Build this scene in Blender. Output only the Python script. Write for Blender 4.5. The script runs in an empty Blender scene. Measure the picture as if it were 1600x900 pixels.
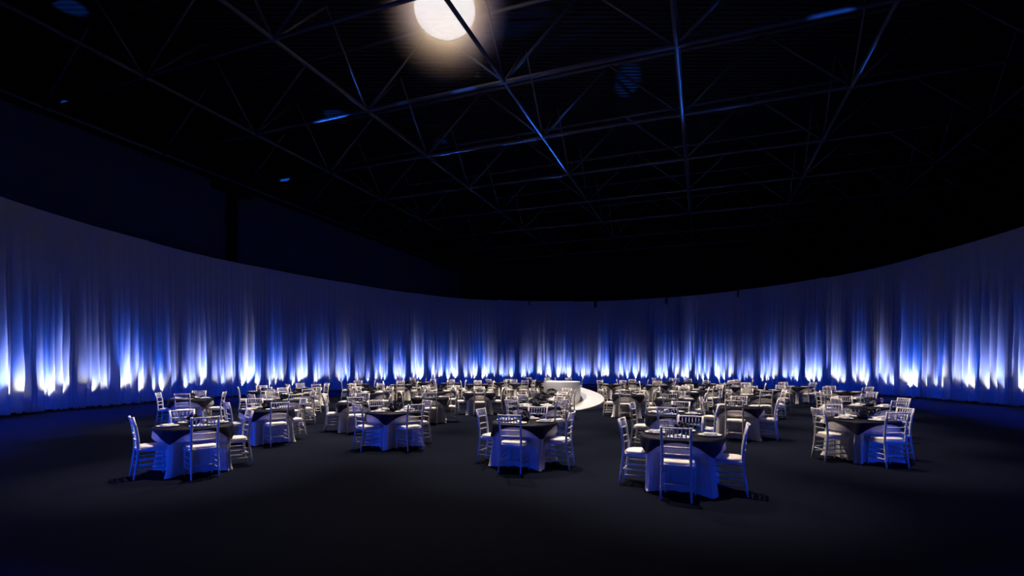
import bpy, math, random
from math import sin, cos, pi, atan2, hypot, radians as R
from mathutils import Vector, Matrix

rng = random.Random(7)
scene = bpy.context.scene
COL = scene.collection

# ------------------------------------------------------------------ helpers
class MB:
    """collects geometry for ONE mesh object"""
    def __init__(self):
        self.v, self.f, self.mi, self.sm = [], [], [], []
        self.m = 0
    def add(self, vs, fs, smooth=True):
        b = len(self.v)
        self.v += [tuple(p) for p in vs]
        for f in fs:
            self.f.append(tuple(b + i for i in f)); self.mi.append(self.m); self.sm.append(smooth)
    def box(self, c, s, rz=0.0, bevel=0.0):
        x, y, z = s[0] / 2, s[1] / 2, s[2] / 2
        if bevel <= 0:
            pts = [(-x,-y,-z),(x,-y,-z),(x,y,-z),(-x,y,-z),(-x,-y,z),(x,-y,z),(x,y,z),(-x,y,z)]
            fs = [(3,2,1,0),(4,5,6,7),(0,1,5,4),(1,2,6,5),(2,3,7,6),(3,0,4,7)]
        else:
            b = bevel
            def ring(zz, i): return [(-x+i,-y,zz),(x-i,-y,zz),(x,-y+i,zz),(x,y-i,zz),(x-i,y,zz),(-x+i,y,zz),(-x,y-i,zz),(-x,-y+i,zz)]
            def ringi(zz, d): return [(px*(x-d)/x, py*(y-d)/y, pz) for px,py,pz in ring(zz, b)]
            pts = ringi(-z, b) + ring(-z+b, b) + ring(z-b, b) + ringi(z, b)
            fs = [tuple(range(7,-1,-1)), tuple(range(24,32))]
            for k in range(3):
                for i in range(8):
                    j = (i+1) % 8
                    fs.append((k*8+i, k*8+j, k*8+8+j, k*8+8+i))
        ca, sa = cos(rz), sin(rz)
        self.add([(c[0]+px*ca-py*sa, c[1]+px*sa+py*ca, c[2]+pz) for px,py,pz in pts], fs, False)
    def tube(self, pts, rad, n=8, caps=True):
        pts = [Vector(p) for p in pts]
        if not isinstance(rad, (list, tuple)): rad = [rad] * len(pts)
        vs, prev = [], None
        for i, p in enumerate(pts):
            if i == 0: t = pts[1] - p
            elif i == len(pts) - 1: t = p - pts[i-1]
            else: t = pts[i+1] - pts[i-1]
            t.normalize()
            if prev is None:
                a = Vector((0,0,1)) if abs(t.z) < .9 else Vector((0,1,0))
                u = t.cross(a).normalized()
            else:
                u = (prev - t * prev.dot(t)).normalized()
            prev = u; w = t.cross(u)
            for k in range(n):
                an = 2*pi*k/n
                vs.append(p + (u*cos(an) + w*sin(an)) * rad[i])
        fs = []
        for i in range(len(pts)-1):
            for k in range(n):
                j = (k+1) % n
                fs.append((i*n+k, i*n+j, (i+1)*n+j, (i+1)*n+k))
        if caps:
            fs.append(tuple(range(n-1,-1,-1))); fs.append(tuple((len(pts)-1)*n + k for k in range(n)))
        self.add(vs, fs)
    def lathe(self, prof, n=24, c=(0,0,0)):
        vs, fs, rows = [], [], []
        for r, z in prof:
            if r < 1e-6:
                rows.append([len(vs)]); vs.append((c[0], c[1], c[2]+z))
            else:
                rows.append(list(range(len(vs), len(vs)+n)))
                vs += [(c[0]+r*cos(2*pi*k/n), c[1]+r*sin(2*pi*k/n), c[2]+z) for k in range(n)]
        for a, b in zip(rows, rows[1:]):
            for k in range(n):
                j = (k+1) % n
                if len(a) == 1 and len(b) == 1: continue
                if len(a) == 1: fs.append((a[0], b[j], b[k]))
                elif len(b) == 1: fs.append((a[k], a[j], b[0]))
                else: fs.append((a[k], a[j], b[j], b[k]))
        self.add(vs, fs)
    def mesh(self, name, mats):
        me = bpy.data.meshes.new(name)
        me.from_pydata(self.v, [], self.f)
        for m in (mats if isinstance(mats, (list, tuple)) else [mats]): me.materials.append(m)
        me.polygons.foreach_set('material_index', self.mi)
        me.polygons.foreach_set('use_smooth', self.sm)
        me.update()
        return me
    def build(self, name, mats, parent=None):
        o = bpy.data.objects.new(name, self.mesh(name, mats))
        COL.objects.link(o)
        if parent: o.parent = parent
        return o

def tag(o, label=None, cat=None, group=None, kind=None):
    if label: o['label'] = label
    if cat: o['category'] = cat
    if group: o['group'] = group
    if kind: o['kind'] = kind
    return o
def empty(name, loc=(0,0,0), rz=0.0):
    o = bpy.data.objects.new(name, None); COL.objects.link(o)
    o.empty_display_size = .1
    o.location = loc; o.rotation_euler = (0,0,rz)
    return o
def copy_tree(o, loc, rz):
    c = o.copy(); COL.objects.link(c); c.location = loc; c.rotation_euler = (0,0,rz)
    for ch in PROTO_KIDS.get(o.name, ()):
        d = ch.copy(); COL.objects.link(d); d.parent = c
    return c
PROTO_KIDS = {}

# ---------------------------------------------------------------- materials
def mat(name, col, rough=.6, metal=0.0, noise=0.0, nscale=20.0, bump=0.0, spec=.5):
    m = bpy.data.materials.new(name); m.use_nodes = True
    nt = m.node_tree; b = nt.nodes['Principled BSDF']
    b.inputs['Base Color'].default_value = (*col, 1)
    b.inputs['Roughness'].default_value = rough
    b.inputs['Metallic'].default_value = metal
    b.inputs['Specular IOR Level'].default_value = spec
    if noise or bump:
        tc = nt.nodes.new('ShaderNodeTexCoord'); nz = nt.nodes.new('ShaderNodeTexNoise')
        nz.inputs['Scale'].default_value = nscale; nz.inputs['Detail'].default_value = 3
        nt.links.new(tc.outputs['Object'], nz.inputs['Vector'])
        if noise:
            mx = nt.nodes.new('ShaderNodeMix'); mx.data_type = 'RGBA'
            mx.inputs[6].default_value = tuple(max(0, c*(1-noise)) for c in col) + (1,)
            mx.inputs[7].default_value = tuple(min(1, c*(1+noise)) for c in col) + (1,)
            nt.links.new(nz.outputs['Fac'], mx.inputs[0]); nt.links.new(mx.outputs[2], b.inputs['Base Color'])
        if bump:
            bp = nt.nodes.new('ShaderNodeBump'); bp.inputs['Strength'].default_value = bump; bp.inputs['Distance'].default_value = .01
            nt.links.new(nz.outputs['Fac'], bp.inputs['Height']); nt.links.new(bp.outputs['Normal'], b.inputs['Normal'])
    return m

M_chair   = mat('white_lacquered_wood', (.82,.77,.75), .42, noise=.04, nscale=40, spec=.35)
M_seat    = mat('ivory_seat_vinyl', (.86,.82,.78), .6, noise=.04, nscale=30, bump=.1, spec=.3)
M_cloth   = mat('white_table_linen', (.74,.72,.72), .9, noise=.05, nscale=60, bump=.15, spec=.15)
M_overlay = mat('midnight_navy_satin', (.005,.005,.017), .6, noise=.15, nscale=30, bump=.1, spec=.15)
M_plate   = mat('glazed_white_china', (.84,.81,.77), .3, noise=.02, nscale=10, spec=.5)
M_napkin  = mat('folded_white_linen', (.84,.82,.80), .9, noise=.04, nscale=80, bump=.2, spec=.1)
M_wood    = mat('plywood_table_top', (.30,.20,.11), .6, noise=.2, nscale=12)
M_steel   = mat('dark_painted_steel', (.036,.036,.045), .55, metal=.0, noise=.25, nscale=3, spec=.4)
M_pipe    = mat('black_pipe', (.012,.012,.014), .5, noise=.2, nscale=8)
M_bloom   = mat('dark_plum_petals', (.035,.018,.045), .7, noise=.5, nscale=40)
M_leaf    = mat('dark_green_leaves', (.012,.022,.016), .7, noise=.5, nscale=40)
M_stage   = mat('matt_white_stage_paint', (.86,.85,.84), .5, noise=.02, nscale=6, spec=.3)
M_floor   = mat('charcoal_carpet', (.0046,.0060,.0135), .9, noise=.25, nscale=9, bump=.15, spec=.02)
M_wall    = mat('dark_acoustic_wall', (.018,.034,.065), .9, noise=.25, nscale=1.2, spec=.1)
M_black   = mat('black_wall_lining', (.004,.004,.005), .95, noise=.3, nscale=2, spec=.05)

def mat_glass():
    m = bpy.data.materials.new('clear_drinking_glass'); m.use_nodes = True
    nt = m.node_tree; nt.nodes.clear()
    out = nt.nodes.new('ShaderNodeOutputMaterial'); mix = nt.nodes.new('ShaderNodeMixShader')
    tr = nt.nodes.new('ShaderNodeBsdfTransparent'); gl = nt.nodes.new('ShaderNodeBsdfGlossy')
    fr = nt.nodes.new('ShaderNodeLayerWeight'); fr.inputs['Blend'].default_value = .35
    tr.inputs['Color'].default_value = (.93,.95,.97,1); gl.inputs['Roughness'].default_value = .08
    nt.links.new(fr.outputs['Facing'], mix.inputs[0]); nt.links.new(tr.outputs[0], mix.inputs[1]); nt.links.new(gl.outputs[0], mix.inputs[2])
    nt.links.new(mix.outputs[0], out.inputs[0])
    return m
M_glass = mat_glass()

def mat_drape():
    m = bpy.data.materials.new('white_sheer_drape'); m.use_nodes = True
    nt = m.node_tree; nt.nodes.clear()
    out = nt.nodes.new('ShaderNodeOutputMaterial'); mix = nt.nodes.new('ShaderNodeMixShader')
    df = nt.nodes.new('ShaderNodeBsdfDiffuse'); tl = nt.nodes.new('ShaderNodeBsdfTranslucent')
    tc = nt.nodes.new('ShaderNodeTexCoord'); nz = nt.nodes.new('ShaderNodeTexNoise'); nz.inputs['Scale'].default_value = 30
    mx = nt.nodes.new('ShaderNodeMix'); mx.data_type = 'RGBA'
    mx.inputs[6].default_value = (.76,.76,.78,1); mx.inputs[7].default_value = (.86,.86,.88,1)
    nt.links.new(tc.outputs['Object'], nz.inputs['Vector']); nt.links.new(nz.outputs['Fac'], mx.inputs[0])
    nt.links.new(mx.outputs[2], df.inputs['Color']); nt.links.new(mx.outputs[2], tl.inputs['Color'])
    mix.inputs[0].default_value = .5
    nt.links.new(df.outputs[0], mix.inputs[1]); nt.links.new(tl.outputs[0], mix.inputs[2]); nt.links.new(mix.outputs[0], out.inputs[0])
    return m
M_drape = mat_drape()

def mat_deck():
    m = mat('corrugated_roof_deck', (.004,.004,.005), .6, spec=.15)
    nt = m.node_tree; b = nt.nodes['Principled BSDF']
    tc = nt.nodes.new('ShaderNodeTexCoord'); wv = nt.nodes.new('ShaderNodeTexWave')
    wv.wave_type = 'BANDS'; wv.bands_direction = 'Y'; wv.inputs['Scale'].default_value = 1.1; wv.inputs['Distortion'].default_value = 0
    bp = nt.nodes.new('ShaderNodeBump'); bp.inputs['Strength'].default_value = .8; bp.inputs['Distance'].default_value = .08
    nt.links.new(tc.outputs['Object'], wv.inputs['Vector']); nt.links.new(wv.outputs['Fac'], bp.inputs['Height'])
    nt.links.new(bp.outputs['Normal'], b.inputs['Normal'])
    return m
M_deck = mat_deck()

# ------------------------------------------------------------------- camera
F, HOR, EYE = 795.0, 571.0, 1.68            # focal length in px of a 1600 px frame, horizon row, eye height
cam = bpy.data.cameras.new('camera'); camo = bpy.data.objects.new('camera', cam); COL.objects.link(camo)
cam.sensor_width = 36; cam.lens = 36 * F / 1600; cam.shift_y = (HOR - 450) / 1600
cam.clip_start = .05; cam.clip_end = 300
camo.location = (0,0,EYE); camo.rotation_euler = (pi/2,0,0)
scene.camera = camo
def at(px, py, z):
    Y = F * (EYE - z) / (py - HOR)
    return ((px - 800) / F * Y, Y)

# -------------------------------------------------------------- room (u,v)
YAW = math.atan(298 / 795)
def uv(u, v, z=0.0):                        # u along the roof beams, v across
    return Vector((u*sin(YAW) + v*cos(YAW), u*cos(YAW) - v*sin(YAW), z))
U0, U1, V0, V1, DECK = -14.0, 52.0, -25.5, 19.0, 16.0
def quad(name, pts, m, thick, kind='structure'):
    mb = MB()
    a, b, c, d = [Vector(p) for p in pts]
    n = (b-a).cross(d-a).normalized() * thick
    vs = [a,b,c,d,a-n,b-n,c-n,d-n]
    mb.add(vs, [(0,1,2,3),(7,6,5,4),(1,0,4,5),(2,1,5,6),(3,2,6,7),(0,3,7,4)], False)
    return tag(mb.build(name, m), kind=kind)
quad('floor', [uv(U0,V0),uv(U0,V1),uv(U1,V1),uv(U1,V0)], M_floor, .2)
o = quad('ceiling', [uv(U0,V0,DECK),uv(U1,V0,DECK),uv(U1,V1,DECK),uv(U0,V1,DECK)], M_deck, .2)
quad('wall_left', [uv(U0,V0,0),uv(U1,V0,0),uv(U1,V0,12),uv(U0,V0,12)], M_wall, .3)
quad('trim_1', [uv(U0,V0,12),uv(U1,V0,12),uv(U1,V0,DECK),uv(U0,V0,DECK)], M_black, .3)
quad('wall_right', [uv(U1,V1,0),uv(U0,V1,0),uv(U0,V1,DECK),uv(U1,V1,DECK)], M_black, .3)
quad('wall_back', [uv(U1,V0,0),uv(U1,V1,0),uv(U1,V1,DECK),uv(U1,V0,DECK)], M_black, .3)
quad('wall_front', [uv(U0,V1,0),uv(U0,V0,0),uv(U0,V0,DECK),uv(U0,V1,DECK)], M_black, .3)

# ------------------------------------------------------------- roof trusses
LOW, TOP = 11.98, 14.6
VN = [-24.6, -18.65, -12.7, -6.75, -.8, 5.15, 11.1, 17.05]
UN = [2.8, 7.6, 12.4, 17.2, 22.0, 26.8, 31.6, 36.4, 41.2, 46.0]
truss_names = ['spanning the roof above the camera', 'spanning the roof just in front of the camera',
  'spanning the roof on the camera side of the glowing lantern', 'spanning the roof just beyond the glowing lantern',
  'second beyond the glowing lantern', 'third beyond the glowing lantern', 'fourth beyond the glowing lantern',
  'fifth beyond the glowing lantern', 'sixth beyond the glowing lantern', 'last before the far wall']
for i, u in enumerate(UN):
    t = tag(empty('roof_truss', uv(u, -3.5, LOW)), 'dark steel roof truss ' + truss_names[i], 'roof truss', 'roof trusses under the dark deck', 'structure')
    off = t.location
    def P(v, z, du=0.0): return uv(u + du, v, z) - off
    rb = .075 if u > 13 else .06
    mb = MB(); mb.tube([P(V0+.1, LOW), P(V1-.1, LOW)], rb, 8); mb.build('bottom_chord', M_steel, t)
    mb = MB(); mb.tube([P(V0+.1, TOP), P(V1-.1, TOP)], rb, 8); mb.build('top_chord', M_steel, t)
    for a, b in zip(VN, VN[1:]):
        mid = (a + b) / 2
        mb = MB(); mb.tube([P(a, LOW), P(mid, TOP)], .05, 6); mb.build('web_member', M_steel, t)
        mb = MB(); mb.tube([P(mid, TOP), P(b, LOW)], .05, 6); mb.build('web_member', M_steel, t)
girder_names = ['along the dark wall above the drape', 'second from the dark blue wall', 'third from the dark blue wall',
  'passing beside the glowing lantern', 'running overhead beyond the ramp stage', 'on the far side from the blue wall', 'second from the black side wall', 'along the black side wall']
for j, v in enumerate(VN):
    t = tag(empty('roof_girder', uv(20, v, LOW)), 'dark steel roof girder ' + girder_names[j], 'roof girder', 'roof girders crossing the trusses', 'structure')
    off = t.location
    mb = MB(); mb.tube([uv(U0+.1, v, LOW)-off, uv(U1-.1, v, LOW)-off], .07, 8); mb.build('bottom_chord', M_steel, t)
    if 0 < j < 7:
        for k, (a, b) in enumerate(zip(UN, UN[1:])):
            mid = (a + b) / 2
            mb = MB(); mb.tube([uv(a, v, LOW)-off, uv(mid, v, TOP)-off], .045, 6); mb.build('web_member', M_steel, t)
            mb = MB(); mb.tube([uv(mid, v, TOP)-off, uv(b, v, LOW)-off], .045, 6); mb.build('web_member', M_steel, t)
            
# downpipe with bracket on the blue wall
pv = V0 + .35
def on_wall(px):                              # u where the column of pixels px meets the wall plane
    k = (px - 800) / F
    return (pv * (cos(YAW) + k * sin(YAW))) / (k * cos(YAW) - sin(YAW))
wp = empty('wall_column', uv(on_wall(363), pv, 0))
tag(wp, 'dark vertical column standing against the blue wall behind the drape', 'column', kind='structure')
mb = MB(); mb.box((0,0,5.9), (.42,.42,11.8), -YAW, .03); mb.build('shaft', M_black, wp)
mb = MB(); mb.box((0,0,11.6), (.5,2.4,.25), -YAW, .03); mb.build('bracket', M_black, wp)

# ------------------------------------------------------------ ring of drape
DH = 7.32
ctrl_px = [(0,310),(100,338),(200,369),(300,395),(400,417),(530,440),(640,458),(720,466),(800,470.5),(900,472),(1040,466),(1150,455),(1280,437),(1360,420),(1440,399),(1530,375),(1600,352)]
ctrl = []
for x, y in ctrl_px:
    Y = F * (DH - EYE) / (HOR - y); ctrl.append(((x-800)/F*Y, Y))
ctrl += [(19.6,14.5),(16.8,7.5),(11.5,1.2),(4.0,-2.6),(-3.5,-3.0),(-9.8,.8),(-14.2,6.4),(-16.6,12.2)]
def smooth_closed(p, it=2):
    for _ in range(it):
        n = len(p); p = [((p[i-1][0]+2*p[i][0]+p[(i+1)%n][0])/4, (p[i-1][1]+2*p[i][1]+p[(i+1)%n][1])/4) for i in range(n)]
    return p
def catmull(p, per):
    n, out = len(p), []
    for i in range(n):
        p0, p1, p2, p3 = p[i-1], p[i], p[(i+1)%n], p[(i+2)%n]
        for k in range(per):
            t = k / per
            out.append(tuple(.5*((2*p1[c]) + (-p0[c]+p2[c])*t + (2*p0[c]-5*p1[c]+4*p2[c]-p3[c])*t*t + (-p0[c]+3*p1[c]-3*p2[c]+p3[c])*t**3) for c in (0,1)))
    return out
dense = catmull(smooth_closed(ctrl, 1), 60)
# resample by arc length
acc = [0.0]
for a, b in zip(dense, dense[1:] + dense[:1]): acc.append(acc[-1] + hypot(b[0]-a[0], b[1]-a[1]))
PER = acc[-1]
def ring_at(s):
    s %= PER
    lo, hi = 0, len(dense)
    while hi - lo > 1:
        m = (lo + hi) // 2
        if acc[m] <= s: lo = m
        else: hi = m
    a, b = dense[lo], dense[(lo+1) % len(dense)]
    t = (s - acc[lo]) / max(1e-9, acc[lo+1] - acc[lo])
    dx, dy = b[0]-a[0], b[1]-a[1]; L = hypot(dx, dy)
    return a[0]+dx*t, a[1]+dy*t, dx/L, dy/L       # ring runs clockwise seen from above: inward normal = (dy,-dx)
NP = 20                                             # bays
NL = 4 * NP                                         # uplights
pl = random.Random(3)
# irregular pleats: list of (position, width, depth)
pleats = []; s = 0.0
while s < PER - .1:
    w = pl.choice((.12,.16,.2,.26,.34,.42))*pl.uniform(.85,1.15); pleats.append((s + w/2, w, min(1.15, w*3.6) * pl.uniform(.6, 1.15))); s += w
def fold(s, z):
    h = 1 - z / DH
    A = .010 + .165 * min(1, h * 1.2) ** 1.5
    f = 0.0
    k = int(s / PER * len(pleats))
    sw = s + .03 * sin(z * 1.3 + s * 2.1) * h + .02 * sin(z * 3.1 + s * 5.0) * h
    # nearest pleats
    import bisect
    i = bisect.bisect(PK, sw)
    for j in (i-1, i):
        c, w, d = pleats[j % len(pleats)]
        x = (sw - c)
        if x > PER/2: x -= PER
        if x < -PER/2: x += PER
        x /= w * .62
        if abs(x) < 1: f += d * (cos(x * pi) * .5 + .5) ** 1.3
    f2 = .35 * sin(s * 2*pi/1.55 + .6*sin(s*.7)) + .18 * sin(s * 31 + sin(s*3)) * (.4 + .6*h)
    hem = max(0, 1 - z / .55)
    f3 = hem * hem * (.5 * sin(s * 9 + 3*sin(s*2.3)) + .3 * sin(s * 23))
    return A * (1.25 * f - .6 + f2 * .55 + f3 * .8)
PK = [p[0] for p in pleats]
ZS = [0.0,.06,.14,.24,.36,.5,.68,.9,1.2,1.6,2.1,2.7,3.4,4.2,5.1,6.1,6.9,7.3]
drape = tag(empty('ring_curtain', (0,0,0)), 'tall white pleated drape ringing the whole hall, lit blue from below', 'curtain')
for k in range(NP):
    s0, s1 = PER*k/NP, PER*(k+1)/NP
    mid = ring_at((s0+s1)/2)
    dist = hypot(mid[0], mid[1]); vis = mid[1] > 12
    n = int((s1 - s0) / (.02 if vis and dist < 30 else (.026 if vis else .06)))
    vs, fs = [], []
    lift = pl.uniform(-.03, .03)
    for i in range(n+1):
        s = s0 + (s1-s0)*i/n
        x, y, tx, ty = ring_at(s)
        for z in ZS:
            d = fold(s, z)
            zz = z + (lift if z > 6 else 0) - (.02*sin(pi*i/n) if z > 7 else 0)
            vs.append((x + ty*d, y - tx*d, zz + .004))
    nz = len(ZS)
    for i in range(n):
        for j in range(nz-1):
            fs.append((i*nz+j, (i+1)*nz+j, (i+1)*nz+j+1, i*nz+j+1))
    mb = MB(); mb.add(vs, fs); mb.build('panel', M_drape, drape)
# pipe carrying the drape
mb = MB(); N = 240
mb.tube([(*(lambda q: (q[0]-q[3]*.06, q[1]+q[2]*.06))(ring_at(PER*i/N)), 7.27) for i in range(N+1)], .045, 6); mb.build('top_pipe', M_pipe, drape)
# black hem chain seen under the near drape
mb = MB()
mb.tube([(*(lambda q: (q[0]-q[3]*.03, q[1]+q[2]*.03))(ring_at(PER*i/(N*2))), .03) for i in range(N*2+1)], .025, 6); mb.build('hem_weight', M_pipe, drape)
# suspension straps hooked over the top edge
strap_txt = {930:'wide black strap hooked over the far drape top, beyond the ramp stage', 1042:'narrow black strap hooked over the drape top, next after the wide strap',
             1155:'short black strap hooked over the drape top, second after the wide strap', 827:'thin black strap hooked over the drape top, just before the wide strap'}
def ring_px(px):
    best = None
    for i in range(2000):
        q = ring_at(PER*i/2000)
        if q[1] < 10: continue
        e = abs(800 + F*q[0]/q[1] - px)
        if best is None or e < best[0]: best = (e, q, PER*i/2000)
    return best[1], best[2]
for px, w, h in ((930,.24,.6),(1042,.14,.6),(1155,.12,.5),(827,.1,.4)):
    q, sq = ring_px(px)
    t = tag(empty('hanging_strap', (q[0], q[1], 7.3)), strap_txt[px], 'hanging strap', 'straps holding up the drape')
    a = atan2(q[3], q[2])
    mb = MB(); mb.box((q[3]*.16, -q[2]*.16, -h/2+.1), (w,.05,h+.2), a, .01); mb.build('strap', M_pipe, t)
    mb = MB(); mb.box((q[3]*.04, -q[2]*.04, .15), (w*.8,.32,.05), a, .01); mb.build('hook', M_pipe, t)
    mb = MB(); mb.tube([(0,0,.15),(0,0,4.6)], .012, 6); mb.build('cable', M_pipe, t)

# ------------------------------------------------------------ chair prototypes
SW, BACK = .40, .92
def leg_mb(sx, front):
    mb = MB()
    if front:
        p = [(sx*.188,.172,.0),(sx*.186,.170,.05),(sx*.184,.168,.2),(sx*.182,.166,.33),(sx*.18,.165,.44)]
        mb.tube(p, [.0125,.014,.0175,.016,.018], 8)
        for z in (.12,.3): mb.lathe([(.012,-.008),(.0225,0),(.012,.008)], 8, (sx*.185,.169,z))
    else:
        p = [(sx*.185,-.255,0),(sx*.18,-.235,.12),(sx*.175,-.21,.3),(sx*.172,-.195,.44),(sx*.170,-.2,.6),(sx*.174,-.228,.78),(sx*.178,-.262,.92)]
        mb.tube(p, [.0135,.015,.0175,.019,.018,.0175,.0165], 8)
        for (x, y, z) in ((.179,-.228,.16),(.176,-.214,.27),(.170,-.198,.56),(.1705,-.209,.66),(.1745,-.234,.80)):
            mb.lathe([(.012,-.009),(.0235,0),(.012,.009)], 8, (sx*x, y, z))
    return mb
def back_y(z):
    pts = [(.44,-.195),(.6,-.2),(.78,-.228),(.92,-.262)]
    for (z0,y0),(z1,y1) in zip(pts, pts[1:]):
        if z <= z1: return y0 + (y1-y0)*(z-z0)/(z1-z0)
    return -.262
def rail_mb(z, r, n=8):
    mb = MB(); y = back_y(z)
    mb.tube([(-.172,y,z),(-.09,y-.018,z),(0,y-.024,z),(.09,y-.018,z),(.172,y,z)], [r*.85,r,r,r,r*.85], n)
    return mb
def spindle_mb(x):
    mb = MB(); z0, z1 = .785, .9
    b = .024 * (1 - (x/.17)**2)
    mb.tube([(x, back_y(z0)-b, z0),(x, (back_y(z0)+back_y(z1))/2-b, (z0+z1)/2),(x, back_y(z1)-b, z1)], [.0065,.0095,.0065], 6)
    return mb
def seat_frame_mb():
    mb = MB()
    out, inn = [], []
    for (x, y) in ((-.195,-.205),(.195,-.205),(.205,.0),(.2,.185),(0,.2),(-.2,.185),(-.205,.0)): out.append((x,y)); inn.append((x*.8,y*.8))
    n = len(out)
    vs = [(x,y,.405) for x,y in out] + [(x,y,.442) for x,y in out] + [(x,y,.405) for x,y in inn] + [(x,y,.442) for x,y in inn]
    fs = []
    for i in range(n):
        j = (i+1) % n
        fs += [(i,j,n+j,n+i),(n+i,n+j,3*n+j,3*n+i),(2*n+j,2*n+i,3*n+i,3*n+j),(j,i,2*n+i,2*n+j)]
    mb.add(vs, fs, False)
    return mb
def cushion_mb():
    mb = MB(); ring = []
    N = 28
    for k in range(N):
        a = 2*pi*k/N; e = 3.6
        r = (abs(cos(a))**e + abs(sin(a))**e) ** (-1/e)
        ring.append((.198*r*cos(a)/1.0, .192*r*sin(a)))
    vs, fs = [], []
    for sc, z in ((.97,.442),(1,.452),(1,.468),(.95,.480),(.8,.486),(.4,.489)):
        vs += [(x*sc, y*sc, z) for x,y in ring]
    for k in range(5):
        for i in range(N):
            j = (i+1) % N; fs.append((k*N+i, k*N+j, (k+1)*N+j, (k+1)*N+i))
    fs.append(tuple(5*N+i for i in range(N))); fs.append(tuple(range(N-1,-1,-1)))
    mb.add(vs, fs); return mb
STR = [((-.18,.168,.13),(.18,.168,.13)), ((-.178,-.222,.2),(.178,-.222,.2)),
       ((-.183,.168,.14),(-.178,-.228,.14)), ((-.183,.168,.22),(-.177,-.22,.22)), ((-.182,.167,.30),(-.175,-.21,.30)),
       ((.183,.168,.14),(.178,-.228,.14)), ((.183,.168,.22),(.177,-.22,.22)), ((.182,.167,.30),(.175,-.21,.30))]
def stretcher_mb(a, b):
    mb = MB(); m = tuple((a[i]+b[i])/2 for i in range(3)); mb.tube([a, m, b], [.0085,.011,.0085], 6); return mb
RAILS = [(.905,.0125),(.785,.0115),(.665,.0105),(.575,.0105)]
SPX = [-.12,-.072,-.024,.024,.072,.12]
def make_chair_full():
    t = empty('banquet_chair'); kids = []
    kids.append(cushion_mb().build('seat_cushion', M_seat, t))
    kids.append(seat_frame_mb().build('seat_frame', M_chair, t))
    for sx in (-1,1):
        kids.append(leg_mb(sx, True).build('leg', M_chair, t)); kids.append(leg_mb(sx, False).build('leg', M_chair, t))
    for z, r in RAILS: kids.append(rail_mb(z, r).build('back_rail', M_chair, t))
    for x in SPX: kids.append(spindle_mb(x).build('spindle', M_chair, t))
    for a, b in STR: kids.append(stretcher_mb(a, b).build('stretcher', M_chair, t))
    PROTO_KIDS[t.name] = kids
    return t
def join(dst, src):
    b = len(dst.v); dst.v += src.v
    for f, s in zip(src.f, src.sm): dst.f.append(tuple(b+i for i in f)); dst.mi.append(dst.m); dst.sm.append(s)
def make_chair_mid():
    t = empty('banquet_chair'); kids = []
    kids.append(cushion_mb().build('seat_cushion', M_seat, t))
    fr = seat_frame_mb()
    for a, b in STR: join(fr, stretcher_mb(a, b))
    kids.append(fr.build('seat_frame', M_chair, t))
    for sx in (-1,1):
        kids.append(leg_mb(sx, True).build('leg', M_chair, t)); kids.append(leg_mb(sx, False).build('leg', M_chair, t))
    bk = MB()
    for z, r in RAILS: join(bk, rail_mb(z, r, 6))
    for x in SPX: join(bk, spindle_mb(x))
    kids.append(bk.build('backrest', M_chair, t))
    PROTO_KIDS[t.name] = kids
    return t
def make_chair_far():
    t = empty('banquet_chair'); kids = []
    kids.append(cushion_mb().build('seat_cushion', M_seat, t))
    fr = seat_frame_mb()
    for a, b in STR: join(fr, stretcher_mb(a, b))
    for sx in (-1,1):
        join(fr, leg_mb(sx, True)); join(fr, leg_mb(sx, False))
    for z, r in RAILS: join(fr, rail_mb(z, r, 6))
    for x in SPX: join(fr, spindle_mb(x))
    kids.append(fr.build('frame', M_chair, t))
    PROTO_KIDS[t.name] = kids
    return t

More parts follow.
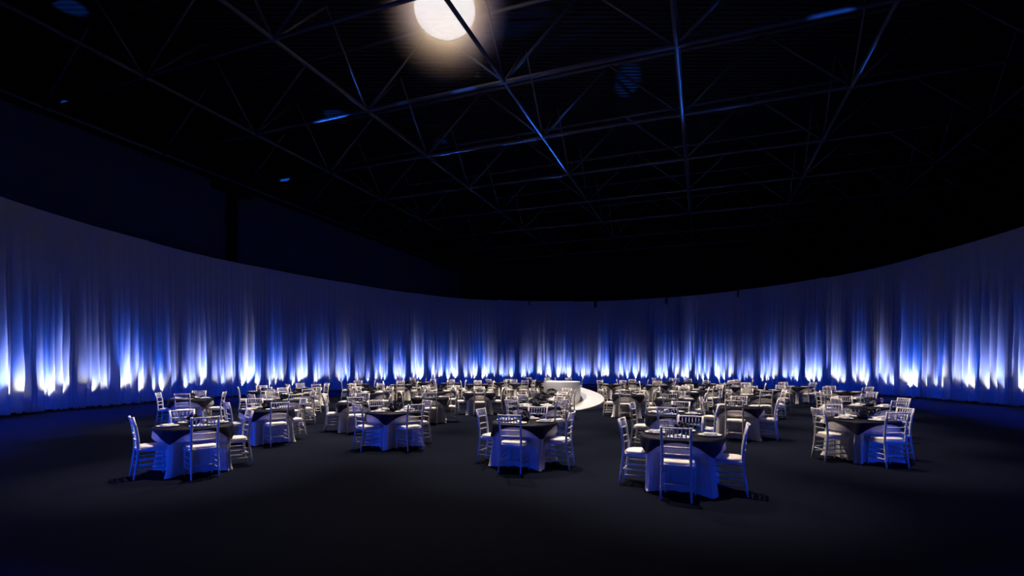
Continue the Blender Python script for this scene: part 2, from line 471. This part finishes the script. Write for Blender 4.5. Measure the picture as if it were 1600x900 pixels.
# ------------------------------------------------------------ table prototypes
TR, TH = .535, .722
def make_table():
    t = empty('round_table'); kids = []
    mb = MB(); mb.lathe([(0,TH-.03),(TR-.012,TH-.03),(TR-.005,TH-.015),(TR-.012,TH-.004),(0,TH-.004)], 32); kids.append(mb.build('tabletop', M_wood, t))
    mb = MB(); mb.lathe([(0,0),(.26,0),(.26,.02),(.06,.05),(.035,.1),(.035,TH-.05),(.12,TH-.031),(0,TH-.031)], 20); kids.append(mb.build('pedestal', M_pipe, t))
    PROTO_KIDS[t.name] = kids
    return t
def cloth_mesh(seed):
    """white floor-length cloth; chairs stand at angle 0, 90, 180, 270 degrees and push it in"""
    r_ = random.Random(seed); ph = [r_.uniform(0, 2*pi) for _ in range(6)]
    N = 180; rows = []
    zs = [TH+.002, TH+.002, TH-.004, TH-.025, .64, .57, .527, .508, .42, .32, .22, .12, .05, .012]
    for iz, z in enumerate(zs):
        row = []
        for k in range(N):
            a = 2*pi*k/N
            if iz == 0: r = .30
            elif iz == 1: r = TR
            elif iz == 2: r = TR + .006
            else:
                h = max(0.0, (TH - z) / TH)
                cc = cos(2*a)**2                         # 1 at chairs and between
                ch = max(0, cos(4*a)) if True else 0     # 1 at the chair directions and the diagonals
                isch = abs(((a + pi/4) % (pi/2)) - pi/4) # angle from nearest chair direction
                dent = min(1, max(0, (.705 - isch) / .115)); dent = dent*dent*(3-2*dent)
                below = min(1, max(0, (.53 - z) / .02))
                r = TR + .008 + .055*h
                wav = sin(13*a + ph[0] + 1.1*sin(2*a+ph[1]))*.6 + sin(21*a + ph[2])*.35 + sin(7*a+ph[3])*.4
                r += max(0, (h-.36)/.64)**.8 * .045 * wav
                lim = .315 / cos(min(isch, .6)) + .005*wav*h
                r = r*(1-dent*below) + min(r, lim)*dent*below
                if iz >= 12: r += .02*abs(sin(9*a+ph[4]))*(iz-11)*(1-dent)
            row.append((r*cos(a), r*sin(a), z + (.0 if iz < 13 else .008*sin(11*a+ph[5]))))
        rows.append(row)
    mb = MB(); vs = [(0,0,TH+.002)]; fs = []
    for row in rows: vs += row
    for k in range(N): fs.append((0, 1+k, 1+(k+1)%N))
    for i in range(len(rows)-1):
        for k in range(N):
            j = (k+1) % N; fs.append((1+i*N+k, 1+(i+1)*N+k, 1+(i+1)*N+j, 1+i*N+j))
    mb.add(vs, fs); return mb
def overlay_mesh(seed):
    r_ = random.Random(seed); ph = [r_.uniform(0, 2*pi) for _ in range(4)]
    N = 144; half = .575; K = 9
    mb = MB(); vs = [(0,0,TH+.006)]; rows = []
    rows.append([(.3*cos(2*pi*k/N), .3*sin(2*pi*k/N), TH+.006) for k in range(N)])
    rows.append([((TR+.002)*cos(2*pi*k/N), (TR+.002)*sin(2*pi*k/N), TH+.006) for k in range(N)])
    for i in range(1, K+1):
        row = []
        for k in range(N):
            a = 2*pi*k/N
            e = 12.0
            d = half * (abs(cos(a))**e + abs(sin(a))**e) ** (-1/e)
            hang = (d - TR) * i / K
            corner = max(0, (d - half) / half) / .36
            wob = .012*sin(6*a+ph[0]) + .018*corner*sin(18*a+ph[1])
            r = TR + .016 + min(hang, .02)*.3 + .16*max(0, hang-.01)*(1+.25*corner) + wob*hang/.2
            row.append((r*cos(a), r*sin(a), TH+.006 - hang*.985))
        rows.append(row)
    fs = []
    for row in rows: vs += row
    for k in range(N): fs.append((0, 1+k, 1+(k+1)%N))
    for i in range(len(rows)-1):
        for k in range(N):
            j = (k+1) % N; fs.append((1+i*N+k, 1+(i+1)*N+k, 1+(i+1)*N+j, 1+i*N+j))
    mb.add(vs, fs); return mb
TZ = TH + .0075
def plate_mb():
    mb = MB(); mb.lathe([(0,.003),(.085,.002),(.09,0),(.1,.003),(.148,.017),(.152,.021),(.146,.021),(.105,.010),(.092,.008),(0,.008)], 36); return mb
def napkin_mb(seed):
    r_ = random.Random(seed); mb = MB(); nx, ny = 9, 13
    for lay, (w, l, z0) in enumerate(((.085,.20,.0),(.078,.185,.012),(.06,.16,.022))):
        vs, fs = [], []
        for i in range(nx):
            for j in range(ny):
                x = (i/(nx-1)-.5)*w*(1-.35*(j/(ny-1))*(lay > 0)); y = (j/(ny-1)-.5)*l
                z = z0 + .010 + .006*sin(i*1.6+lay) * sin(j*.7+lay) - .008*(abs(i/(nx-1)-.5)*2)**3
                vs.append((x,y,z))
        top = len(vs)
        vs += [(x,y,max(.0005,z-.011)) for x,y,z in vs]
        for i in range(nx-1):
            for j in range(ny-1):
                a = i*ny+j; fs.append((a,a+ny,a+ny+1,a+1)); fs.append((top+a+1,top+a+ny+1,top+a+ny,top+a))
        for i in range(nx-1):
            for j in (0, ny-1): a = i*ny+j; fs.append((a,top+a,top+a+ny,a+ny) if j==0 else (a+ny,top+a+ny,top+a,a))
        for j in range(ny-1):
            for i in (0, nx-1): a = i*ny+j; fs.append((a,a+1,top+a+1,top+a) if i==0 else (a+1,a,top+a,top+a+1))
        mb.add(vs, fs)
    return mb
def make_glass():
    t = empty('wine_glass'); kids = []
    mb = MB(); mb.lathe([(0,.0),(.034,0),(.034,.003),(.008,.008),(.004,.015)], 16); kids.append(mb.build('base', M_glass, t))
    mb = MB(); mb.tube([(0,0,.014),(0,0,.095)], .004, 6); kids.append(mb.build('stem', M_glass, t))
    mb = MB(); mb.lathe([(.004,.094),(.022,.104),(.036,.13),(.038,.155),(.031,.195),(.0295,.195),(.0365,.155),(.0345,.13),(.021,.106),(0,.1)], 16); kids.append(mb.build('bowl', M_glass, t))
    PROTO_KIDS[t.name] = kids
    return t
def make_flowers(seed, big):
    r_ = random.Random(seed)
    t = empty('flower_centrepiece'); kids = []
    mb = MB(); mb.lathe([(0,0),(.06,0),(.085,.03),(.09,.06),(.082,.06),(.075,.03),(0,.012)], 20); kids.append(mb.build('vase', M_pipe, t))
    n = 11 if big else 7; rad = .15 if big else .1; ht = .13 if big else .085
    mb = MB()
    for k in range(70 if big else 40):
        a = r_.uniform(0, 2*pi); el = r_.uniform(.05, 1.2); rr = rad * r_.uniform(.7, 1.15)
        c = Vector((cos(a)*cos(el)*rr, sin(a)*cos(el)*rr, .06 + sin(el)*ht))
        d = Vector((cos(a+r_.uniform(-.6,.6)), sin(a+r_.uniform(-.6,.6)), r_.uniform(-.2,.7))).normalized() * .045
        w = d.cross(Vector((r_.uniform(-1,1), r_.uniform(-1,1), 1))).normalized() * .013
        u = Vector((0,0,.006))
        mb.add([c-d, c+w, c+d, c-w, c+u], [(0,1,4),(1,2,4),(2,3,4),(3,0,4),(3,2,1,0)])
    kids.append(mb.build('foliage', M_leaf, t))
    for k in range(n):
        a = 2.4 * k; q = math.sqrt((k+.5)/n)
        c = (cos(a)*rad*q, sin(a)*rad*q, .055 + ht*(1-.55*q*q) + r_.uniform(0,.02))
        mb = MB()
        for ringi, (pr, pz, np_) in enumerate(((.036,0,6),(.026,.012,5),(.014,.02,4))):
            for j in range(np_):
                b = 2*pi*j/np_ + ringi
                e = (cos(b)*pr, sin(b)*pr)
                s_ = (-sin(b)*pr*.62, cos(b)*pr*.62)
                mb.add([(c[0],c[1],c[2]+pz-.012),(c[0]+e[0]*.7+s_[0],c[1]+e[1]*.7+s_[1],c[2]+pz),(c[0]+e[0],c[1]+e[1],c[2]+pz+.016),(c[0]+e[0]*.7-s_[0],c[1]+e[1]*.7-s_[1],c[2]+pz),(c[0]+e[0]*.5,c[1]+e[1]*.5,c[2]+pz-.004)],
                       [(0,1,4),(1,2,4),(2,3,4),(3,0,4)])
        mb.lathe([(0,-.02),(.018,-.012),(.02,.004),(0,.018)], 8, c)
        kids.append(mb.build('bloom', M_bloom, t))
    PROTO_KIDS[t.name] = kids
    return t

class Proto:
    """the first use places the prototype itself, later uses copy it"""
    def __init__(self, make): self.make, self.o = make, None
    def put(self, loc, rz):
        if self.o is None:
            self.o = self.make(); self.o.location = loc; self.o.rotation_euler = (0,0,rz); return self.o
        return copy_tree(self.o, loc, rz)
class ProtoMesh:
    def __init__(self, name, mb, m): self.name, self.me, self.o = name, mb.mesh(name, m), None
    def put(self, loc, rz):
        o = bpy.data.objects.new(self.name, self.me) if self.o is None else self.o.copy()
        if self.o is None: self.o = o
        for k in list(o.keys()): 
            if k in ('label','group','category'): del o[k]
        COL.objects.link(o); o.location = loc; o.rotation_euler = (0,0,rz); return o
p_chair = {'full': Proto(make_chair_full), 'mid': Proto(make_chair_mid), 'far': Proto(make_chair_far)}
p_table = Proto(make_table)
p_cloth = [ProtoMesh('tablecloth', cloth_mesh(s), M_cloth) for s in range(5)]
p_over = [ProtoMesh('overlay_cloth', overlay_mesh(s), M_overlay) for s in range(4)]
p_plate = ProtoMesh('dinner_plate', plate_mb(), M_plate)
p_nap = [ProtoMesh('folded_napkin', napkin_mb(s), M_napkin) for s in range(2)]
p_glass = Proto(make_glass)
p_flow = {True: Proto(lambda: make_flowers(5, True)), False: Proto(lambda: make_flowers(9, False))}

# ------------------------------------------------------------ tables (tabletop centre in the photo, turn of the chairs, flowers, phrase)
V = None                                    # chairs turned square to the camera
TABLES = [
 (1066,678.5,-24,0,'the front table nearest the camera'),
 (1053,646,-26,0,'the second table behind the nearest table'),
 (1055,623.5,-26,0,'the third table behind the nearest table'),
 (1068,613,-20,0,'the fourth table behind the nearest table'),
 (820,658,-20,0,'the first table in the ramp file'),
 (838,634.5,45,1,'the second table in the ramp file'),
 (848,625,45,1,'the third table in the ramp file'),
 (862,617,45,1,'the last table before the white ramp'),
 (303,663.5,45,0,'the front table at the left end'),
 (417,638.5,45,0,'the second table of the left diagonal file'),
 (443,624.5,45,0,'the third table of the left diagonal file'),
 (462,615.5,50,0,'the fourth table of the left diagonal file'),
 (481,606.5,45,0,'the last table of the left diagonal file'),
 (299,623,18,0,'the leftmost table nearest the drape'),
 (412,611.5,30,0,'the next table along the left drape'),
 (615,642,43,0,'the front table between left end and ramp'),
 (560,628.5,12,0,'the table behind the left middle front one'),
 (582,613.3,55,1,'the flowered table left of middle'),
 (573,606.3,60,0,'the table behind the flowered left one'),
 (560,600.5,V,0,'the back table at far left'),
 (626,601.5,V,0,'the lone back table left of middle'),
 (672,621,V,0,'the table before the left middle cluster'),
 (688,611,50,0,'the table within the left middle cluster'),
 (661,597.5,55,0,'the back table of the left middle cluster'),
 (704,599,V,0,'the back corner table of that left cluster'),
 (749,614,V,0,'the lone table left of the ramp file'),
 (746,600.8,V,0,'the table behind that lone middle table'),
 (779,597.6,50,0,'the far table with chairs in profile'),
 (812,599.6,20,0,'the table just left of the drum'),
 (841,595,45,0,'the farthest table by the drum edge'),
 (889,595.7,V,0,'the table hidden behind the white drum'),
 (983.5,616.3,-25,0,'the first table right of the ramp'),
 (955,600.5,35,0,'the back table beside the ramp'),
 (988,598.5,V,0,'the farthest table right of the ramp'),
 (1027,602,-18,0,'the back table behind the ramp-side one'),
 (1098,609,20,1,'the flowered table right of centre'),
 (1123,600.5,25,0,'the back table behind the flowered right one'),
 (1150,598.8,V,0,'the farthest table at right of centre'),
 (1164,605,V,0,'the crowded back table right of centre'),
 (1153.5,634.5,-28,0,'the table right of the nearest file'),
 (1182,618,-5,0,'the second table right of that file'),
 (1198,609.8,30,0,'the third table right of that file'),
 (1247,604.3,12,0,'the isolated table by the right drape'),
 (1348,654,3,1,'the front table of the right end file'),
 (1359,634.5,3,1,'the second table of the right end file'),
 (1322,622.5,5,1,'the third table of the right end file'),
 (1325,612.5,5,0,'the last table of the right end file'),
 (1075,597.3,V,0,'the far back table right of ramp'),
 (1040,595.5,45,0,'the farthest back table by the drape'),
 (645,594.6,V,0,'the farthest back table left of middle'),
]
SIDES = ['camera side','near left','left side','far left','far side','far right','right side','near right']
for ti, (px, py, ang, fl, ph) in enumerate(TABLES):
    X, Y = at(px, py, TH + .01)
    view = math.degrees(atan2(X, Y))
    a0 = R(-view if ang is None else ang)
    D = hypot(X, Y)
    lod = 'full' if D < 13.4 else ('mid' if D < 18.6 else 'far')
    rot = a0                                            # table turned with its chairs
    t = p_table.put((X,Y,0), rot); tag(t, 'round cloth-draped banquet table, ' + ph, 'table', 'round banquet tables')
    c = p_cloth[ti % 5].put((X,Y,0), rot + (pi/2)*(ti % 4)); tag(c, 'white floor-length tablecloth on ' + ph, 'tablecloth', 'white tablecloths')
    c = p_over[ti % 4].put((X,Y,0), rot + (pi/2)*(ti % 3)); tag(c, 'dark navy square overlay cloth on ' + ph, 'tablecloth', 'dark overlay cloths')
    if D < 21 or fl:
        o = p_flow[bool(fl)].put((X,Y,TZ-.001), rot); tag(o, ('tall dark flower centrepiece in middle of ' if fl else 'low dark flower centrepiece in middle of ') + ph, 'flowers', 'flower centrepieces')
    for k in range(4):
        j = rng.uniform(-.07, .07)
        th = a0 + k*pi/2
        dx, dy = sin(th), -cos(th)
        # which side of the table as the camera sees it
        rel = math.degrees(th) + view
        side = SIDES[int(round(-rel / 45.0)) % 8]
        dist = .556 + rng.uniform(-.005, .03)
        jx = rng.uniform(-.03, .03)
        loc = (X + dx*dist - dy*jx, Y + dy*dist + dx*jx, 0)
        o = p_chair[lod].put(loc, atan2(-dx, dy) + pi + j if False else atan2(dx, -dy) + j)
        tag(o, 'white chiavari chair on the %s of %s' % (side, ph), 'chair', 'white banquet chairs')
        pd = .355
        rz = atan2(dx, -dy)
        if D < 30:
            o = p_plate.put((X+dx*pd, Y+dy*pd, TZ), rz); tag(o, 'white plate on the %s of %s' % (side, ph), 'plate', 'white plates')
        if D < 19:
            o = p_nap[k % 2].put((X+dx*pd, Y+dy*pd, TZ+.0125), rz + rng.uniform(-.3,.3)); tag(o, 'folded white napkin on the %s of %s' % (side, ph), 'napkin', 'folded napkins')
        if D < 16:
            g = .2; e = .13
            o = p_glass.put((X+dx*g-dy*e, Y+dy*g+dx*e, TZ), 0); tag(o, 'clear wine glass on the %s of %s' % (side, ph), 'wine glass', 'wine glasses')

# ------------------------------------------------------------ spiral ramp stage
st = tag(empty('ramp_stage', (1.78,20.9,0)), 'white round drum stage with a curved ramp spiralling up around it', 'stage')
mb = MB(); mb.lathe([(0,0),(.71,0),(.71,1.0),(.70,1.03),(.66,1.035),(0,1.035)], 64, (.29,-.2,0)); mb.build('drum', M_stage, st)
mb = MB(); n = 60; vs, fs = [], []
for i in range(n+1):
    a = R(-108 + 208*i/n)
    h = max(.03, .39 + .0060*math.degrees(a) + (.00001*math.degrees(a)**2))
    h = min(h, 1.03)
    ci, co = (.29+.70*cos(a), -.2+.70*sin(a)), (1.97*cos(a), 1.97*sin(a))
    cl = (1.985*cos(a), 1.985*sin(a))
    vs += [(ci[0],ci[1],0),(ci[0],ci[1],h),(co[0],co[1],h),(cl[0],cl[1],h-.015),(cl[0],cl[1],0)]
for i in range(n):
    for k in range(4): fs.append((i*5+k, (i+1)*5+k, (i+1)*5+k+1, i*5+k+1))
fs += [(0,1,2,3,4), tuple(n*5+k for k in (4,3,2,1,0))]
mb.add(vs, [tuple(reversed(f)) for f in fs]); o = mb.build('ramp', M_stage, st)
for p in o.data.polygons: p.use_smooth = False

# ------------------------------------------------------------ hanging lantern
LK = 13.45
BULB, KEY, PIN = 150, 18500, 5900
LY = F * (LK - EYE) / (HOR - 15); LX = (695-800)/F*LY
LR = 47/F*LY
def mat_lantern():
    m = bpy.data.materials.new('glowing_lantern_silk'); m.use_nodes = True
    nt = m.node_tree; nt.nodes.clear()
    out = nt.nodes.new('ShaderNodeOutputMaterial'); ad = nt.nodes.new('ShaderNodeAddShader')
    em = nt.nodes.new('ShaderNodeEmission'); tr = nt.nodes.new('ShaderNodeBsdfTransparent')
    em.inputs['Color'].default_value = (1,.97,.93,1); em.inputs['Strength'].default_value = .60
    tr.inputs['Color'].default_value = (.75,.75,.75,1)
    nt.links.new(em.outputs[0], ad.inputs[0]); nt.links.new(tr.outputs[0], ad.inputs[1]); nt.links.new(ad.outputs[0], out.inputs[0])
    return m
ln = tag(empty('hanging_lantern', (LX,LY,LK)), 'glowing warm white globe lantern hung among the roof trusses', 'lamp')
mb = MB(); mb.lathe([(LR*sin(pi*i/24), LR*.80*-cos(pi*i/24)) for i in range(25)], 48); mb.build('globe', mat_lantern(), ln)
mb = MB(); mb.tube([(0,0,LR*.8),(0,0,DECK-LK-.02)], .02, 6); mb.build('cable', M_pipe, ln)
mb = MB(); mb.lathe([(0,LR*.78),(.16,LR*.78),(.16,LR*.8+.12),(0,LR*.8+.12)], 16); mb.build('cap', M_pipe, ln)

def light(name, kind, loc, energy, col, target=None, **kw):
    l = bpy.data.lights.new(name, kind); l.energy = energy; l.color = col
    for k, v in kw.items(): setattr(l, k, v)
    o = bpy.data.objects.new(name, l); COL.objects.link(o); o.location = loc
    if target is not None:
        d = Vector(target) - Vector(loc); o.rotation_euler = d.to_track_quat('-Z', 'Y').to_euler()
    return o
light('lantern_bulb', 'POINT', (LX,LY,LK), BULB, (1.0,.62,.33), shadow_soft_size=.05)
light('lantern_downlight', 'SPOT', (LX,LY,LK-2.42), KEY*.22, (1.0,.85,.70), (LX+.6,LY-.6,0), spot_size=R(104), spot_blend=.3, shadow_soft_size=.15)

# warm pin spots rigged in the roof, one for each table, leaning a little from the lantern's side
for (px, py, ang, fl, ph) in TABLES:
    X, Y = at(px, py, TH + .01)
    dx, dy = LX + 1.0 - X, LY - Y; L = max(1.0, hypot(dx, dy)); q = min(2.2, L*.3)
    light('pin_spot', 'SPOT', (X+dx/L*q, Y+dy/L*q, 11.7), PIN*rng.uniform(.9,1.1), (1.0,.84,.69), (X, Y, .5), spot_size=R(25), spot_blend=.95, shadow_soft_size=.12)
light('stage_downlight', 'SPOT', (1.4,22.9,11.8), 4200, (1.0,.93,.90), (2.0,20.7,.6), spot_size=R(32), spot_blend=.5, shadow_soft_size=.2)

# ball of haze added around the lamp to make its halo
def mat_haze(rad):
    m = bpy.data.materials.new('added_halo_haze'); m.use_nodes = True
    nt = m.node_tree; nt.nodes.clear()
    out = nt.nodes.new('ShaderNodeOutputMaterial'); vs = nt.nodes.new('ShaderNodeVolumeScatter')
    tc = nt.nodes.new('ShaderNodeTexCoord'); ln_ = nt.nodes.new('ShaderNodeVectorMath'); ln_.operation = 'LENGTH'
    mr = nt.nodes.new('ShaderNodeMapRange'); pw = nt.nodes.new('ShaderNodeMath'); pw.operation = 'POWER'; ml = nt.nodes.new('ShaderNodeMath'); ml.operation = 'MULTIPLY'
    mr.inputs['From Min'].default_value = rad; mr.inputs['From Max'].default_value = .9
    pw.inputs[1].default_value = 2.6; ml.inputs[1].default_value = HAZE
    nt.links.new(tc.outputs['Object'], ln_.inputs[0]); nt.links.new(ln_.outputs['Value'], mr.inputs['Value'])
    nt.links.new(mr.outputs[0], pw.inputs[0]); nt.links.new(pw.outputs[0], ml.inputs[0]); gt = nt.nodes.new('ShaderNodeMath'); gt.operation = 'GREATER_THAN'; gt.inputs[1].default_value = .93; m2 = nt.nodes.new('ShaderNodeMath'); m2.operation = 'MULTIPLY'
    nt.links.new(ln_.outputs['Value'], gt.inputs[0]); nt.links.new(ml.outputs[0], m2.inputs[0]); nt.links.new(gt.outputs[0], m2.inputs[1])
    nt.links.new(m2.outputs[0], vs.inputs['Density'])
    vs.inputs['Color'].default_value = (1,.80,.56,1)
    nt.links.new(vs.outputs[0], out.inputs['Volume'])
    return m
HAZE = 1.6
mb = MB(); mb.lathe([(2.4*sin(pi*i/16), -2.4*cos(pi*i/16)) for i in range(17)], 32)
hz = mb.build('lantern_halo', mat_haze(2.35)); hz.location = (LX,LY,LK)
tag(hz, 'added ball of haze giving the globe lantern its warm halo', 'haze', kind='stuff')

# ------------------------------------------------------------ uplights behind the drape
BEAMS = [(735,144,11.98,-1,9000,3.2),(1283,28,11.98,-2,5000,4),(640,166,11.98,-1,2500,2),(1063,138,11.98,.8,9000,7),(1140,125,12.6,.8,7000,6),
 (838,40,13.4,.55,9000,6),(815,165,11.98,.5,9000,6),(557,128,12.6,.2,7000,6),(725,180,12.4,.4,7000,6),(600,235,12.3,.25,6000,5),
 (965,310,12.6,.6,1500,4),(1015,248,12.2,.7,4000,5),(1335,80,11.98,.95,2500,6),(450,268,12.4,.2,4000,8),(110,85,14,.05,4000,9),(640,315,12.6,.35,3000,5),(1450,25,12.8,1.0,6000,6)]
FW = 7000
UB, UC, UW = 22, 1450, 520
FILL = [(-13,6.5,750),(-8.2,1.0,900),(-2.5,-2.4,900),(4.5,-2.0,900),(11.2,2.2,900),(16.6,8.2,750)]
for i in range(NL):                              # one LED batten per bay, its cells side by side
    s_ = PER * (i + .5) / NL
    k = pl.uniform(.75, 1.25)
    def cell(name, off, e, col, deg, ang, blend, g):
        x, y, tx, ty = ring_at(s_ + off)
        px_, py_ = x - ty*g, y + tx*g            # outside the ring
        sx = pl.uniform(-.05, .05); h = math.tan(R(deg))
        light(name, 'SPOT', (px_,py_,.12), e, col, (px_ + ty*h + tx*sx, py_ - tx*h + ty*sx, 1.12), spot_size=R(ang), spot_blend=blend, shadow_soft_size=.03)
    cell('uplight_blue', 0, UB*k, (.0,.06,1.0), 50, 150, .9, 1.15)
    seen = ring_at(s_)[1] > 11
    for off in (-.42, .0, .42) if seen else (0,):
        w_ = k*pl.uniform(.3,1.35)*(1.25 if i % 2 else .75); o_ = off + pl.uniform(-.1,.1)
        cell('uplight_cell', o_, UC*w_, (.03,.14,1.0), pl.uniform(15.2,17.6), 27, 1.0, pl.uniform(.35,.41))
        if seen: cell('uplight_core', o_, UW*w_, (.92,.88,.70), pl.uniform(16,23), 29, 1.0, pl.uniform(.35,.41))
# blue fill lights added behind the camera, to tint surfaces that face it
for x, y, e in FILL:
    light('blue_fill', 'SPOT', (x,y,.9), e, (.0,.055,1.0), (x*.35, 16, .2), spot_size=R(110), spot_blend=.6, shadow_soft_size=.35)

# moving-head beams from behind the drape that rake the roof steel
for (px, py, z, fr, e, ang) in BEAMS:            # heads rigged on the drape's top pipe
    Y = F*(z-EYE)/(HOR-py); X = (px-800)/F*Y
    q = (-14.5,8.0) if fr == -1 else (16.0,8.0) if fr == -2 else ring_px(40 + 1520*min(fr, 1.0))[0]
    light('roof_beam', 'SPOT', (q[0], q[1], 7.8), e*2.2, (.02,.16,1.0), (X, Y, z), spot_size=R(ang), spot_blend=.5, shadow_soft_size=.05)
for i in range(34):                               # blue fill lights added overhead, to tint the floor along the drape
    x, y, tx, ty = ring_at(PER*(i+.5)/34)
    light('floor_fill', 'SPOT', (x+ty*1.1, y-tx*1.1, 7.1), FW, (.0,.05,1.0), (x+ty*2.9, y-tx*2.9, 0), spot_size=R(40), spot_blend=.9, shadow_soft_size=.15)

# ------------------------------------------------------------------- world
w = bpy.data.worlds.new('world'); scene.world = w; w.use_nodes = True
w.node_tree.nodes['Background'].inputs[0].default_value = (.01,.01,.02,1)
w.node_tree.nodes['Background'].inputs[1].default_value = 0.0
vs_ = scene.view_settings
vs_.view_transform = 'Standard'; vs_.look = 'None'; vs_.exposure = 0; vs_.gamma = 1; vs_.use_curve_mapping = False
scene.cycles.use_denoising = True
scene.cycles.max_bounces = 5; scene.cycles.diffuse_bounces = 3; scene.cycles.volume_bounces = 0
scene.cycles.sample_clamp_indirect = 4
scene.cycles.use_light_tree = True
